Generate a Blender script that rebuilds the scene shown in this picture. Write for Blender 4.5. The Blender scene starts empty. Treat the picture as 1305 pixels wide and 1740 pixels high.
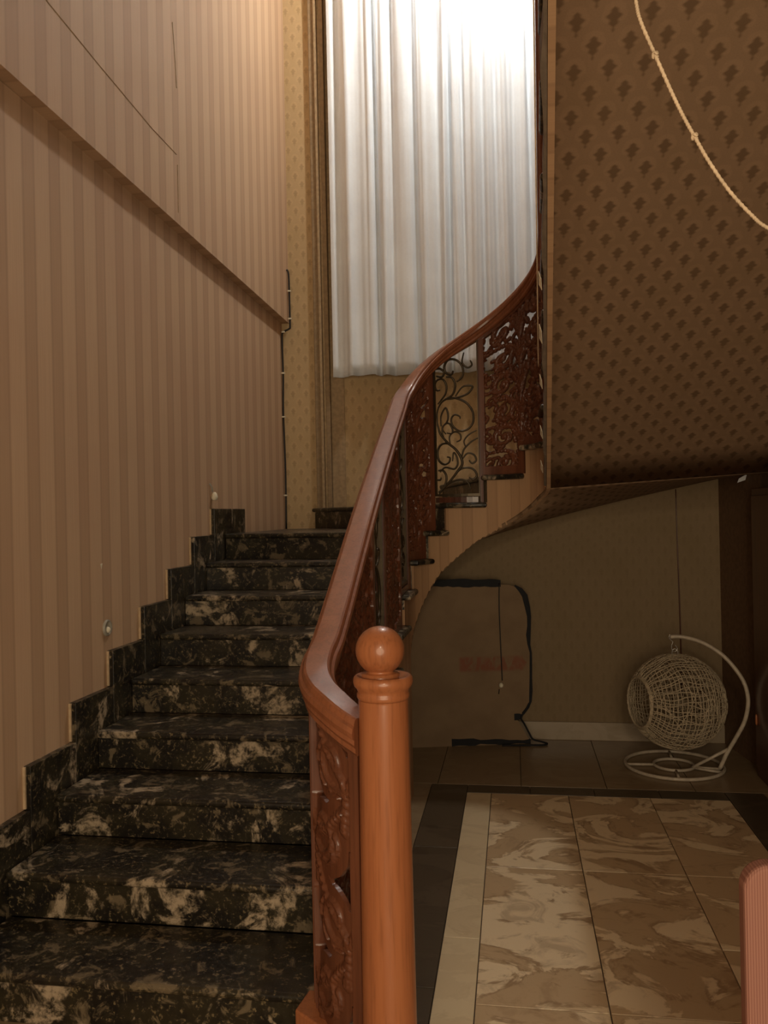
import bpy, bmesh, math, random
import numpy as np
from mathutils import Vector, Matrix
random.seed(7)
C = bpy.context.scene.collection
scene = bpy.context.scene
PI = math.pi

# ------------------------------------------------------------------ camera
F = 1404.0; YAW = .155; PITCH = .0024; ROLL = .0206
fwd = Vector((-math.sin(YAW)*math.cos(PITCH), math.cos(YAW)*math.cos(PITCH), math.sin(PITCH)))
r0 = Vector((math.cos(YAW), math.sin(YAW), 0)); u0 = r0.cross(fwd)
rr = r0*math.cos(ROLL) - u0*math.sin(ROLL); uu = u0*math.cos(ROLL) + r0*math.sin(ROLL)
cam = bpy.data.cameras.new('camera'); camo = bpy.data.objects.new('camera', cam); C.objects.link(camo)
camo.matrix_world = Matrix(((rr.x, uu.x, -fwd.x, 0), (rr.y, uu.y, -fwd.y, 0), (rr.z, uu.z, -fwd.z, 1.5), (0, 0, 0, 1)))
cam.sensor_fit = 'VERTICAL'; cam.sensor_height = 36; cam.lens = 36*F/1740; cam.clip_start = .05
scene.camera = camo

# ------------------------------------------------------------------ world, lights, exposure
w = bpy.data.worlds.new('world'); scene.world = w; w.use_nodes = True
bg = w.node_tree.nodes['Background']; bg.inputs[0].default_value = (1, .80, .56, 1); bg.inputs[1].default_value = .07
def area(name, loc, target, size, power, color):
    l = bpy.data.lights.new(name, 'AREA'); l.shape = 'DISK'; l.size = size; l.energy = power; l.color = color
    o = bpy.data.objects.new(name, l); C.objects.link(o); o.location = loc
    o.rotation_euler = (Vector(target)-Vector(loc)).to_track_quat('-Z', 'Y').to_euler(); return o
area('hall_fill_light', (.35, -1.45, 1.35), (.05, 3.0, 1.25), 2.2, 78, (1, .80, .55))  # added wide soft fill for the hall's diffuse light; no real opening here
area('hall_ceiling_light', (.35, -1.0, 2.45), (-.2, 2.6, 1.1), .22, 14, (1, .82, .58))
scene.view_settings.view_transform = 'Standard'; scene.view_settings.look = 'None'
scene.view_settings.exposure = 0; scene.view_settings.gamma = 1; scene.view_settings.use_curve_mapping = False

# ------------------------------------------------------------------ node helper
class NB:
    def __init__(s, name, rough=.6, spec=.5):
        m = bpy.data.materials.new(name); m.use_nodes = True; s.m = m; s.t = m.node_tree
        s.b = s.t.nodes['Principled BSDF']; s.b.inputs['Roughness'].default_value = rough
        s.b.inputs['Specular IOR Level'].default_value = spec
    def node(s, typ, **k):
        n = s.t.nodes.new(typ)
        for a, v in k.items(): setattr(n, a, v)
        return n
    def lk(s, v, sock):
        if isinstance(v, bpy.types.NodeSocket): s.t.links.new(v, sock)
        elif isinstance(v, (tuple, list)): sock.default_value = tuple(v) if len(v) == len(sock.default_value) else tuple(v)+(1,)
        else: sock.default_value = v
    def ma(s, op, a, b=0., c=None, clamp=False):
        n = s.node('ShaderNodeMath', operation=op, use_clamp=clamp); s.lk(a, n.inputs[0]); s.lk(b, n.inputs[1])
        if c is not None: s.lk(c, n.inputs[2])
        return n.outputs[0]
    def mix(s, f, a, b, mode='MIX'):
        n = s.node('ShaderNodeMix', data_type='RGBA', blend_type=mode); s.lk(f, n.inputs[0]); s.lk(a, n.inputs[6]); s.lk(b, n.inputs[7]); return n.outputs[2]
    def ss(s, v, lo, hi, a=0., b=1.):
        n = s.node('ShaderNodeMapRange', interpolation_type='SMOOTHSTEP'); s.lk(v, n.inputs[0])
        n.inputs[1].default_value = lo; n.inputs[2].default_value = hi; n.inputs[3].default_value = a; n.inputs[4].default_value = b; return n.outputs[0]
    def uv(s):
        n = s.node('ShaderNodeUVMap', uv_map='UVMap'); x = s.node('ShaderNodeSeparateXYZ'); s.t.links.new(n.outputs[0], x.inputs[0]); return x.outputs[0], x.outputs[1], n.outputs[0]
    def obj(s, rand=0.):
        n = s.node('ShaderNodeTexCoord'); v = n.outputs['Object']
        if rand:
            i = s.node('ShaderNodeObjectInfo'); k = s.ma('MULTIPLY', i.outputs['Random'], rand)
            a = s.node('ShaderNodeVectorMath', operation='ADD'); s.lk(v, a.inputs[0]); cx = s.node('ShaderNodeCombineXYZ')
            s.lk(k, cx.inputs[0]); s.lk(s.ma('MULTIPLY', k, 1.7), cx.inputs[1]); s.lk(s.ma('MULTIPLY', k, .6), cx.inputs[2]); s.lk(cx.outputs[0], a.inputs[1]); v = a.outputs[0]
        return v
    def scale(s, v, sc):
        n = s.node('ShaderNodeMapping'); s.lk(v, n.inputs[0]); n.inputs['Scale'].default_value = sc; return n.outputs[0]
    def noise(s, v, sc, det=3., rough=.5, dist=0.):
        n = s.node('ShaderNodeTexNoise'); s.lk(v, n.inputs['Vector']); n.inputs['Scale'].default_value = sc
        n.inputs['Detail'].default_value = det; n.inputs['Roughness'].default_value = rough; n.inputs['Distortion'].default_value = dist; return n.outputs[0]
    def bump(s, h, st, dist=.002):
        n = s.node('ShaderNodeBump'); n.inputs['Strength'].default_value = st; n.inputs['Distance'].default_value = dist
        s.lk(h, n.inputs['Height']); s.lk(n.outputs[0], s.b.inputs['Normal'])
    def out(s, col, rough=None):
        s.lk(col, s.b.inputs['Base Color'])
        if rough is not None: s.lk(rough, s.b.inputs['Roughness'])
        return s.m

def mat_plain(name, col, rough=.6, metal=0., spec=.5, bump=0.):
    n = NB(name, rough, spec); n.b.inputs['Metallic'].default_value = metal
    v = n.obj(); f = n.noise(v, 35., 3.)
    if bump: n.bump(n.noise(v, 180., 2.), bump)
    return n.out(n.mix(n.ss(f, .3, .7), tuple(c*.85 for c in col), tuple(min(1, c*1.12) for c in col)))

def mat_stripes(name, light, dark):
    n = NB(name, .7, .25); u, v, uvv = n.uv()
    ph = n.ma('FRACT', n.ma('DIVIDE', u, .18))
    a = n.ma('MULTIPLY', n.ss(ph, .0, .03), n.ss(ph, .52, .56, 1., 0.))
    edge = n.ma('ADD', n.ma('MULTIPLY', n.ss(ph, .55, .57), n.ss(ph, .60, .63, 1., 0.)), n.ma('MULTIPLY', n.ss(ph, .93, .95), n.ss(ph, .98, 1., 1., 0.)))
    col = n.mix(a, dark, light)
    col = n.mix(n.ma('MULTIPLY', edge, .35), col, tuple(c*.72 for c in dark))
    st = n.noise(n.scale(uvv, (160, 2.2, 1)), 1., 3.)
    col = n.mix(n.ma('MULTIPLY', n.ss(st, .35, .7), .16), col, tuple(c*.7 for c in dark))
    bl = n.noise(n.scale(uvv, (1.3, 1.0, 1)), 1., 4.)
    col = n.mix(n.ma('MULTIPLY', n.ss(bl, .4, .7), .18), col, (dark[0]*.85, dark[1]*.72, dark[2]*.75))
    n.bump(st, .25, .001)
    return n.out(col)

def mat_motif(name, base, motif, cu, cv, amt, size=1.):
    n = NB(name, .75, .2); u, v, uvv = n.uv()
    def cell(off):
        a = n.ma('MULTIPLY', n.ma('SUBTRACT', n.ma('FRACT', n.ma('ADD', n.ma('DIVIDE', u, cu), off)), .5), cu/size)
        b = n.ma('MULTIPLY', n.ma('SUBTRACT', n.ma('FRACT', n.ma('ADD', n.ma('DIVIDE', v, cv), off)), .5), cv/size)
        def blob(x, y, rx, ry, ab=False):
            aa = n.ma('ABSOLUTE', a) if ab else a
            p = n.ma('POWER', n.ma('DIVIDE', n.ma('SUBTRACT', aa, x), rx), 2.); q = n.ma('POWER', n.ma('ABSOLUTE', n.ma('DIVIDE', n.ma('SUBTRACT', b, y), ry)), 2.)
            return n.ma('SUBTRACT', 1.15, n.ma('ADD', p, q))
        env = n.ma('MINIMUM', n.ma('MULTIPLY', n.ma('ADD', b, .036), .44), n.ma('MULTIPLY', n.ma('SUBTRACT', .031, b), .85))
        env = n.ma('ADD', env, n.ma('MULTIPLY', n.ma('SINE', n.ma('MULTIPLY', b, 330.)), .0025))
        m = n.ma('SUBTRACT', env, n.ma('ABSOLUTE', a))
        vein = 0.
        halo = n.ma('MAXIMUM', blob(0, .026, .028, .020), blob(.018, .008, .015, .020, True))
        return n.ma('SUBTRACT', n.ss(m, -.005, .007), vein, clamp=True), n.ss(halo, 0., .6)
    m1, h1 = cell(.0); m2, h2 = cell(.5)
    m = n.ma('MAXIMUM', m1, m2); h = n.ma('MAXIMUM', h1, h2)
    grain = n.noise(uvv, 260., 2.); big = n.noise(uvv, 5., 4.)
    col = n.mix(n.ma('MULTIPLY', h, .3*amt), base, tuple(min(1, c*1.35) for c in base))
    col = n.mix(n.ma('MULTIPLY', m, amt), col, motif)
    col = n.mix(n.ma('MULTIPLY', n.ss(grain, .3, .7), .18), col, tuple(c*.6 for c in base))
    col = n.mix(n.ma('MULTIPLY', n.ss(big, .45, .7), .2), col, (base[0]*.75, base[1]*.75, base[2]*.6))
    n.bump(grain, .3, .001)
    return n.out(col)

def mat_wood(name, c1, c2, rough=.28, sc=(28, 28, 2.2)):
    n = NB(name, rough, .5); v = n.obj()
    g = n.noise(n.scale(v, sc), 1., 5., .6, .4); f = n.noise(n.scale(v, (sc[0]*5, sc[1]*5, sc[2]*3)), 1., 2.)
    col = n.mix(n.ss(g, .3, .7), c1, c2); col = n.mix(n.ma('MULTIPLY', n.ss(f, .45, .75), .35), col, tuple(c*.45 for c in c1))
    n.b.inputs['Coat Weight'].default_value = .3; n.b.inputs['Coat Roughness'].default_value = .12; n.b.inputs['Specular IOR Level'].default_value = .3
    n.bump(f, .15, .0008)
    return n.out(col)

def mat_dark_marble(name):
    n = NB(name, .34, .4); v = n.obj(9.)
    w1 = n.noise(v, 4.5, 6., .62, 1.1); patch = n.ss(w1, .555, .625)
    w2 = n.noise(v, 13., 5., .65, .6); p2 = n.ss(w2, .54, .64)
    sp = n.noise(v, 60., 4., .7); s1 = n.ss(sp, .55, .68)
    hue = n.noise(v, 8., 3.)
    base = n.mix(n.ss(hue, .4, .6), (.010, .008, .006), (.024, .019, .010))
    col = n.mix(n.ma('MULTIPLY', s1, .7), base, (.22, .16, .08))
    col = n.mix(n.ma('MULTIPLY', p2, .65), col, (.20, .15, .09))
    col = n.mix(n.ma('MULTIPLY', patch, n.ss(n.noise(v, 26., 5., .7), .36, .6)), col, (.40, .31, .21))
    return n.out(col, n.ss(sp, .3, .7, .28, .48))

def mat_light_marble(name, c_light, c_mid, c_dark, amt=1.):
    n = NB(name, .3, .4); v = n.obj(7.)
    w1 = n.noise(n.scale(v, (1, 1.5, 1)), 2.6, 5., .6, 1.5); w2 = n.noise(v, 7., 6., .65, 1.)
    col = n.mix(n.ma('MULTIPLY', n.ss(w1, .50, .56), amt), c_mid, c_light)
    ring = n.ma('MULTIPLY', n.ss(w1, .46, .51), n.ss(w1, .505, .55, 1., 0.))
    col = n.mix(n.ma('MULTIPLY', n.ma('MULTIPLY', ring, n.ss(w2, .4, .6)), amt*.85), col, c_dark)
    col = n.mix(n.ma('MULTIPLY', n.ss(w2, .52, .68), .45*amt), col, c_dark)
    return n.out(col)

M = {}
M['stripe'] = mat_stripes('striped_wallpaper', (.56, .375, .235), (.475, .31, .19))
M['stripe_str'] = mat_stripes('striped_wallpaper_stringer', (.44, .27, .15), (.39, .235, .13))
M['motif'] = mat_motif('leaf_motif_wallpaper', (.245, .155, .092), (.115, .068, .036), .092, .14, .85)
M['motif_back'] = mat_motif('small_motif_wallpaper', (.56, .40, .22), (.38, .265, .135), .105, .085*1.6, .6, .95)
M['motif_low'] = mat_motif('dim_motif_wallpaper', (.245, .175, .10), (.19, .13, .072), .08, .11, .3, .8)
M['wood'] = mat_wood('varnished_red_wood', (.34, .115, .044), (.38, .135, .053), .36)
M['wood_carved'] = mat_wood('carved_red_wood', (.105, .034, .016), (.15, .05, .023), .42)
M['wood_rail'] = mat_wood('varnished_handrail_wood', (.20, .066, .027), (.26, .088, .038), .42)
M['wood_dark'] = mat_wood('dark_varnished_wood', (.07, .024, .014), (.11, .038, .02), .3)
M['marble'] = mat_dark_marble('dark_brown_marble')
M['tile'] = mat_light_marble('cream_brown_marble', (.80, .63, .41), (.54, .38, .22), (.32, .20, .105))
M['strip'] = mat_light_marble('plain_cream_marble', (.72, .58, .37), (.64, .50, .31), (.52, .39, .23), .5)
M['outer'] = mat_light_marble('brown_border_marble', (.32, .235, .14), (.27, .19, .11), (.20, .135, .075), .5)
M['band'] = mat_light_marble('dark_band_marble', (.11, .08, .05), (.08, .058, .035), (.045, .032, .02), .6)
M['baseboard'] = mat_light_marble('pale_skirting_marble', (.38, .30, .215), (.33, .26, .18), (.25, .19, .12), .5)
M['iron'] = mat_plain('dark_bronze_iron', (.06, .042, .022), .42, .55)
M['iron_light'] = mat_plain('worn_metal_bar', (.45, .42, .38), .3, .8)
M['white_metal'] = mat_plain('white_painted_metal', (.50, .42, .32), .4)
M['rattan'] = mat_plain('cream_woven_rattan', (.46, .37, .25), .65)
M['black'] = mat_plain('black_foam_tape', (.008, .008, .010), .8)
M['cable'] = mat_plain('black_cable', (.015, .012, .010), .5)
M['clip'] = mat_plain('white_cable_clip', (.75, .68, .52), .5)
M['plaster'] = mat_plain('bare_plaster', (.50, .36, .22), .8)
M['trimdark'] = mat_plain('brown_frame_and_shadow', (.30, .205, .11), .7)  # frame brown; on the outermost strip it paints the shadow band
M['trimmid'] = mat_plain('brown_frame_mid', (.40, .28, .155), .7)
M['trimlight'] = mat_plain('brown_frame_light', (.52, .38, .22), .7)
M['rope'] = mat_plain('cream_cord', (.66, .50, .33), .8, bump=.6)
M['grey'] = mat_plain('grey_plastic', (.35, .32, .26), .4)
M['ceil'] = mat_plain('ceiling_paint', (.6, .5, .38), .8)
M['concrete'] = mat_plain('dusty_plaster', (.12, .08, .05), .9)
M['dirtystrip'] = mat_plain('dusty_string_edge', (.16, .12, .085), .85)
def mat_curtain():
    n = NB('white_curtain_cloth', .85, .1); v = n.obj()
    f = n.noise(n.scale(v, (60, 60, 60)), 1., 3.); b = n.noise(v, 3., 4.)
    n.bump(n.noise(n.scale(v, (16, 16, 3)), 1., 4.), .35, .01)
    col = n.mix(n.ss(b, .3, .7), (.77, .80, .84), (.84, .88, .92)); col = n.mix(n.ma('MULTIPLY', n.ss(f, .4, .7), .06), col, (.6, .58, .55))
    n.b.inputs['Subsurface Weight'].default_value = 0
    return n.out(col)
M['curtain'] = mat_curtain()
M['darkwall'] = mat_plain('dark_brown_wall_covering', (.17, .095, .05), .7)
def mat_board():
    n = NB('board_wallpaper_with_red_smears', .75, .2); u, v, uvv = n.uv()
    big = n.noise(uvv, 5., 4.); g = n.noise(uvv, 250., 2.)
    col = n.mix(n.ss(big, .35, .7), (.25, .17, .10), (.21, .14, .082)); col = n.mix(n.ma('MULTIPLY', n.ss(g, .3, .7), .2), col, (.16, .1, .06))
    band = n.ma('MULTIPLY', n.ss(v, .465, .49), n.ss(v, .555, .58, 1., 0.)); band = n.ma('MULTIPLY', band, n.ma('MULTIPLY', n.ss(u, -.37, -.35), n.ss(u, .06, .075, 1., 0.)))
    gl = n.noise(n.scale(uvv, (26, 13, 1)), 1., 2., .4, 1.)
    n.bump(g, .3, .001)
    return n.out(n.mix(n.ma('MULTIPLY', n.ma('MULTIPLY', band, n.ss(gl, .30, .62)), .55), col, (.24, .05, .03)))
M['board'] = mat_board()
def mat_pink():
    n = NB('pink_ribbed_fabric', .75, .2); u, v, uvv = n.uv()
    rib = n.ma('SINE', n.ma('MULTIPLY', u, 2*PI/.0042)); r = n.ss(rib, -.6, .8)
    col = n.mix(r, (.24, .105, .078), (.31, .15, .11)); n.bump(r, .5, .001); return n.out(col)
M['pink'] = mat_pink()

# ------------------------------------------------------------------ object helpers
def link(name, me, mats, parent=None, smooth=False):
    o = bpy.data.objects.new(name, me); C.objects.link(o)
    for m in (mats if isinstance(mats, list) else [mats]): me.materials.append(M[m] if isinstance(m, str) else m)
    if smooth:
        for p in me.polygons: p.use_smooth = True
    if parent is not None:
        o.parent = parent; pl = parent; off = Vector((0, 0, 0))
        while pl is not None: off += pl.location; pl = pl.parent
        o.location = -off
    return o
def mesh(name, vs, fs, mats, parent=None, smooth=False, uv=None):
    me = bpy.data.meshes.new(name); me.from_pydata([tuple(v) for v in vs], [], fs); me.update()
    if uv is not None:
        l = me.uv_layers.new(name='UVMap')
        for lp in me.loops: l.data[lp.index].uv = uv(vs[lp.vertex_index]) if callable(uv) else uv[lp.vertex_index]
    return link(name, me, mats, parent, smooth)
def fixn(o):
    bm = bmesh.new(); bm.from_mesh(o.data); bmesh.ops.recalc_face_normals(bm, faces=bm.faces); bm.to_mesh(o.data); bm.free(); return o
def tag(o, label, cat, group=None):
    o['label'] = label; o['category'] = cat
    if group: o['group'] = group
    return o
def struct(o): o['kind'] = 'structure'; return o
def thing(name, label, cat, loc=(0, 0, 0), group=None):
    o = bpy.data.objects.new(name, None); C.objects.link(o); o.location = loc; o.empty_display_size = .1
    return tag(o, label, cat, group)
BF = [(0, 3, 2, 1), (4, 5, 6, 7), (0, 1, 5, 4), (1, 2, 6, 5), (2, 3, 7, 6), (3, 0, 4, 7)]
def bxv(x0, x1, y0, y1, z0, z1):
    return [(x0, y0, z0), (x1, y0, z0), (x1, y1, z0), (x0, y1, z0), (x0, y0, z1), (x1, y0, z1), (x1, y1, z1), (x0, y1, z1)]
def box(name, x0, x1, y0, y1, z0, z1, mats, parent=None, bev=0., uv=None):
    o = mesh(name, bxv(x0, x1, y0, y1, z0, z1), BF, mats, parent, uv=uv)
    if bev: bevel(o, bev)
    return o
def bevel(o, w, seg=2):
    m = o.modifiers.new('bevel', 'BEVEL'); m.width = w; m.segments = seg; m.limit_method = 'ANGLE'; m.angle_limit = .6
    return o
def prism(name, pts, z0, z1, mats, parent=None, bev=0., seg=3):
    n = len(pts); vs = [(x, y, z0) for x, y in pts]+[(x, y, z1) for x, y in pts]
    fs = [tuple(range(n-1, -1, -1)), tuple(range(n, 2*n))]+[(i, (i+1) % n, n+(i+1) % n, n+i) for i in range(n)]
    o = fixn(mesh(name, vs, fs, mats, parent))
    if bev: bevel(o, bev, seg)
    return o
def smooth_pts(pts, n):
    P = [Vector(p) for p in pts]; out = []
    for i in range(len(P)-1):
        a = P[max(i-1, 0)]; b = P[i]; c = P[i+1]; d = P[min(i+2, len(P)-1)]
        for k in range(n):
            t = k/n; out.append(.5*((2*b)+(c-a)*t+(2*a-5*b+4*c-d)*t*t+(3*b-a-3*c+d)*t**3))
    out.append(P[-1]); return out
def tube_data(path, rad, seg=8, closed=False):
    P = [Vector(p) for p in path]; n = len(P); vs = []; fs = []; up = None
    for i, p in enumerate(P):
        t = (P[(i+1) % n]-P[i-1]) if closed else (P[min(i+1, n-1)]-P[max(i-1, 0)])
        t = t.normalized() if t.length > 1e-9 else Vector((0, 0, 1))
        if up is None: up = t.orthogonal().normalized()
        up = (up-t*up.dot(t)).normalized() if (up-t*up.dot(t)).length > 1e-6 else t.orthogonal().normalized()
        sd = t.cross(up); r = rad(i/(n-1)) if callable(rad) else rad
        for k in range(seg):
            a = 2*PI*k/seg; vs.append(p+(up*math.cos(a)+sd*math.sin(a))*r)
    m = n if closed else n-1
    for i in range(m):
        for k in range(seg):
            j = (i+1) % n; fs.append((i*seg+k, i*seg+(k+1) % seg, j*seg+(k+1) % seg, j*seg+k))
    if not closed: fs += [tuple(range(seg-1, -1, -1)), tuple((n-1)*seg+k for k in range(seg))]
    return vs, fs
def tube(name, path, rad, mats, parent=None, seg=8, closed=False):
    vs, fs = tube_data(path, rad, seg, closed); return mesh(name, vs, fs, mats, parent, True)
def multi_tube(name, paths, rad, mats, parent=None, seg=5, closed=False):
    V = []; Fc = []
    for p in paths:
        vs, fs = tube_data(p, rad, seg, closed); b = len(V); V += vs; Fc += [tuple(i+b for i in f) for f in fs]
    return mesh(name, V, Fc, mats, parent, True)
def lathe(name, prof, cx, cy, mats, parent=None, seg=40):
    vs = []; fs = []; n = len(prof)
    for r, z in prof:
        for k in range(seg): a = 2*PI*k/seg; vs.append((cx+r*math.cos(a), cy+r*math.sin(a), z))
    for i in range(n-1):
        for k in range(seg): fs.append((i*seg+k, i*seg+(k+1) % seg, (i+1)*seg+(k+1) % seg, (i+1)*seg+k))
    fs += [tuple(range(seg-1, -1, -1)), tuple((n-1)*seg+k for k in range(seg))]
    o = mesh(name, vs, fs, mats, parent, True); return o

# ------------------------------------------------------------------ stair geometry
R = .1555; G = .3167; Y1 = 2.2525
CX, CY = -.19, 4.4
RS, RT, RR = .366, .330, .395            # stringer, slab edge, rail radii
XW = -1.76; XR = 1.38; YB = 6.27; YU = 5.53; FRONT = -1.5
def Yn(i): return Y1+G*(i-1)
ZTOP = 7.0
def xr_line(y): return (CX+RS)-.028*(CY-y)      # inner edge of the upper flight
def cyl(phi, r): a = math.radians(phi); return (CX-r*math.cos(a), CY+r*math.sin(a))

# ------------------------------------------------------------------ room shell
fl = struct(box('floor', -1.9, 3.2, FRONT, 6.5, -.12, -.012, 'concrete'))
def tile(x0, x1, y0, y1, m):
    g = .0018; o = box('floor_tile', x0+g, x1-g, y0+g, y1-g, -.012, 0, m, fl, .0012); return o
cols = [-.1455, .2558, .6693, 1.064]
rows = [(4.44, 3.52), (3.52, 2.53), (2.53, 1.56), (1.56, .6)]
for c in range(2):
    for b, a in rows: tile(cols[c], cols[c+1], a, b, 'tile')
for b, a in ((4.44, 3.52), (3.52, 2.94), (2.94, 2.0), (2.0, 1.1)): tile(cols[2], cols[3], a, b, 'tile')
for b, a in ((4.44, 2.92), (2.92, 1.4), (1.4, .1)): tile(-.276, -.1455, a, b, 'strip')
for b, a in ((4.57, 3.7), (3.7, 2.6), (2.6, 1.5), (1.5, .4)):
    tile(-.475, -.276, a, b, 'band'); tile(1.064, 1.26, a, b, 'band')
for i in range(4): tile(-.276+i*.335, -.276+(i+1)*.335, 4.44, 4.57, 'band')
for i in range(5): tile(-.9+i*.456, -.9+(i+1)*.456, 4.57, 5.53, 'outer')
for b, a in ((4.57, 3.6), (3.6, 2.6), (2.6, 1.5), (1.5, .4)): tile(-.9, -.475, a, b, 'outer'); tile(1.26, 1.38, a, b, 'outer')
for a in (.4, -.55, -1.5): tile(-1.76, -.9, a, a+.95, 'outer')
tile(-1.76, -.9, 1.35, 2.3, 'outer')
# left wall: lower field and the slightly proud beam above it
uvl = lambda v: (v[1], v[2])
wl = struct(box('wall_left', XW-.15, XW, FRONT, YB+.12, 0, 3.06, 'stripe', uv=uvl))
vs = bxv(XW-.15, -1.70, FRONT, YB+.12, 0, ZTOP)
vs = [(x, y, (3.075-.0165*(y-2)) if z == 0 else z) for x, y, z in vs]
wu = mesh('wallpaper_overhang', vs, BF, 'stripe', wl, uv=uvl)
def seam(pts, wdt=.004):
    V = []; Fc = []
    for (y, z) in pts:
        V += [(-1.70, y-wdt/2, z-wdt/2), (-1.697, y-wdt/2, z+wdt/2), (-1.697, y+wdt/2, z+wdt/2), (-1.70, y+wdt/2, z-wdt/2)]
    for i in range(len(pts)-1):
        for k in range(4): Fc.append((i*4+k, i*4+(k+1) % 4, (i+1)*4+(k+1) % 4, (i+1)*4+k))
    return mesh('wallpaper_seam', V, Fc, 'trimmid', wl)
seam([(2.6, 3.50), (2.9, 3.46), (3.3, 3.43), (3.8, 3.40)]); seam([(3.8, 3.40), (4.1, 3.40)], .002)
seam([(4.08, 4.08), (4.10, 3.95), (4.12, 3.76)], .005); seam([(4.11, 3.35), (4.11, 3.1)], .003)
uvb = lambda v: (v[0], v[2])
wb = struct(box('wall_back', XW-.15, 3.2, YB, YB+.15, 0, ZTOP, 'motif_back', uv=uvb))
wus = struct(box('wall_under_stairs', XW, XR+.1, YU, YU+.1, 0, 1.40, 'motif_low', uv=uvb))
# (its top follows the winder soffit)
def z_out_back(x): return 1.409+.208*(x+.009)
for v in wus.data.vertices:
    if v.co.z > 1: v.co.z = z_out_back(v.co.x)+.02
wr = prism('wall_right', [(XR, .3), (XR, 4.9), (1.285, 5.6), (1.285, YB), (1.62, YB), (1.62, .3)], 0, ZTOP, 'darkwall')
struct(wr)
struct(box('ceiling', XW-.15, 3.2, 1.0, YB+.15, ZTOP, ZTOP+.1, 'ceil'))
bb = struct(box('baseboard_back', -.5, XR, YU-.018, YU, 0, .117, 'baseboard', bev=.003))
struct(box('baseboard_right', XR-.015, XR, 4.9, YU-.018, 0, .10, 'outer', bev=.003))
# frame moulding beside the curtain
tr = struct(box('trim_1', -1.497, -1.452, YB-.03, YB, 1.55, ZTOP, 'trimdark', bev=.004))  # strip coloured dark to paint in the shadow band at the frame's edge
def up(name, x0, x1, d, m): return box(name, x0, x1, YB-d, YB, 1.55, ZTOP, m, tr, .004)
up('frame_bead', -1.452, -1.430, .045, 'trimmid'); up('frame_fillet', -1.430, -1.408, .02, 'trimlight')
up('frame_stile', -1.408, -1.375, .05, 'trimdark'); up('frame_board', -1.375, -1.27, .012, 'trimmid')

# ------------------------------------------------------------------ staircase
st = thing('staircase', 'curving staircase of dark speckled marble steps along the striped wall', 'staircase', (-1.1, 2.3, 0))
NOS = .022; TH = .03
phis = {8: 12, 9: 38, 10: 56, 11: 94, 12: 133, 13: 172}
outer = {9: (-1.73, 4.79), 10: (-1.55, YB), 11: (-.55, YB), 12: (.62, YB), 13: (XR, 5.35)}
def arc(a, b, r, n=8): return [cyl(a+(b-a)*k/n, r) for k in range(n+1)]
XI = CX-RT; XS = CX-RS
polys = {}
for i in range(1, 8): polys[i] = [(-1.73, Yn(i)), (XI, Yn(i)), (XI, Yn(i+1)+.02), (-1.73, Yn(i+1)+.02)]
polys[8] = [(-1.73, Yn(8)), cyl(phis[8], RT)]+arc(phis[8]+2, phis[9]+4, RT)+[(-1.73, 4.83)]
polys[9] = [(-1.73, 4.79), cyl(38, RT)]+arc(40, 60, RT, 5)+[(-1.5, YB), (-1.73, YB)]
polys[10] = [(-1.55, YB)]+arc(56, 98, RT)+[(-.5, YB)]
polys[11] = [(-.55, YB)]+arc(94, 137, RT)+[(.66, YB)]
polys[12] = [(.62, YB)]+arc(133, 176, RT)+[(XR, 5.31), (XR, YB)]
YT = CY-.3
polys[13] = [(XR, 5.35)]+arc(172, 180, RT, 2)+[(XI+2*RT+.0, YT), (XR, YT)]
for i in range(14, 24):
    y = CY-.28-G*(i-14); polys[i] = [(XR, y), (xr_line(y)-.02, y), (xr_line(y-G)-.02, y-G-.02), (XR, y-G-.02)]
for i, pl in polys.items():
    prism('tread', pl, R*i-TH, R*i, 'marble', st, .012)
def riser(a, b, z0, z1):
    a = Vector((a[0], a[1])); b = Vector((b[0], b[1])); d = (b-a).normalized(); nrm = Vector((-d.y, d.x))
    a2 = a+nrm*NOS; b2 = b+nrm*NOS
    q = [a2, b2, b2+nrm*.015, a2+nrm*.015]
    return prism('riser', [(v.x, v.y) for v in q], z0, z1, 'marble', st)
for i in range(1, 24):
    if i <= 8: a, b = (-1.73, Yn(i)), (XS-.001, Yn(i))
    elif i <= 13: a, b = outer[i], cyl(phis[i], RS+.002)
    else: y = CY-.28-G*(i-14); a, b = (XR, y), (xr_line(y)+.002, y)
    riser(a, b, R*(i-1), R*i-TH)
# stepped skirting tiles on the left wall
for i in range(1, 10):
    y0 = Yn(i)-.15; y1 = Yn(i+1)-.15 if i < 9 else 5.2
    o = box('skirting_tile', XW, -1.732, y0+.001, y1-.001, R*(i-1)-(.14 if i > 1 else 0), R*i+.152, 'marble', st, .002)
    box('grout_edge', XW, XW+.010, y0-.006, y0+.001, R*i-.0, R*i+.150, 'plaster', st)
# inner stringer: plan path with bottom and stepped top
zb_tab = [(-2, .753), (25, .953), (52, 1.154), (87, 1.332), (127, 1.463), (155, 1.564), (180, 1.616)]
def zb(phi): return float(np.interp(phi, [a for a, b in zb_tab], [b for a, b in zb_tab]))
strip = []   # (x, y, zbot, ztop, s)
s = 0.
def step_z_line(y):
    k = int((y-Y1-NOS)//G)+1; return R*max(0, min(k, 8))
ys = sorted(set([2.2]+[round(v, 4) for i in range(1, 8) for v in (Yn(i)+NOS-.0005, Yn(i)+NOS+.0005)]+[4.385, 4.386, 4.4]))
for y in ys:
    bot = 0 if y <= 4.385 else zb(-2)
    k = sum(1 for i in range(1, 8) if Yn(i)+NOS < y)
    strip.append((XS, y, bot, R*k-.001 if k else .02))
nz = {8: 12, 9: 38, 10: 56, 11: 94, 12: 133, 13: 172}
ph = sorted(set(list(range(2, 181, 3))+[v+d+3 for v in nz.values() for d in (-.06, .06)]+[180]))
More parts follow.
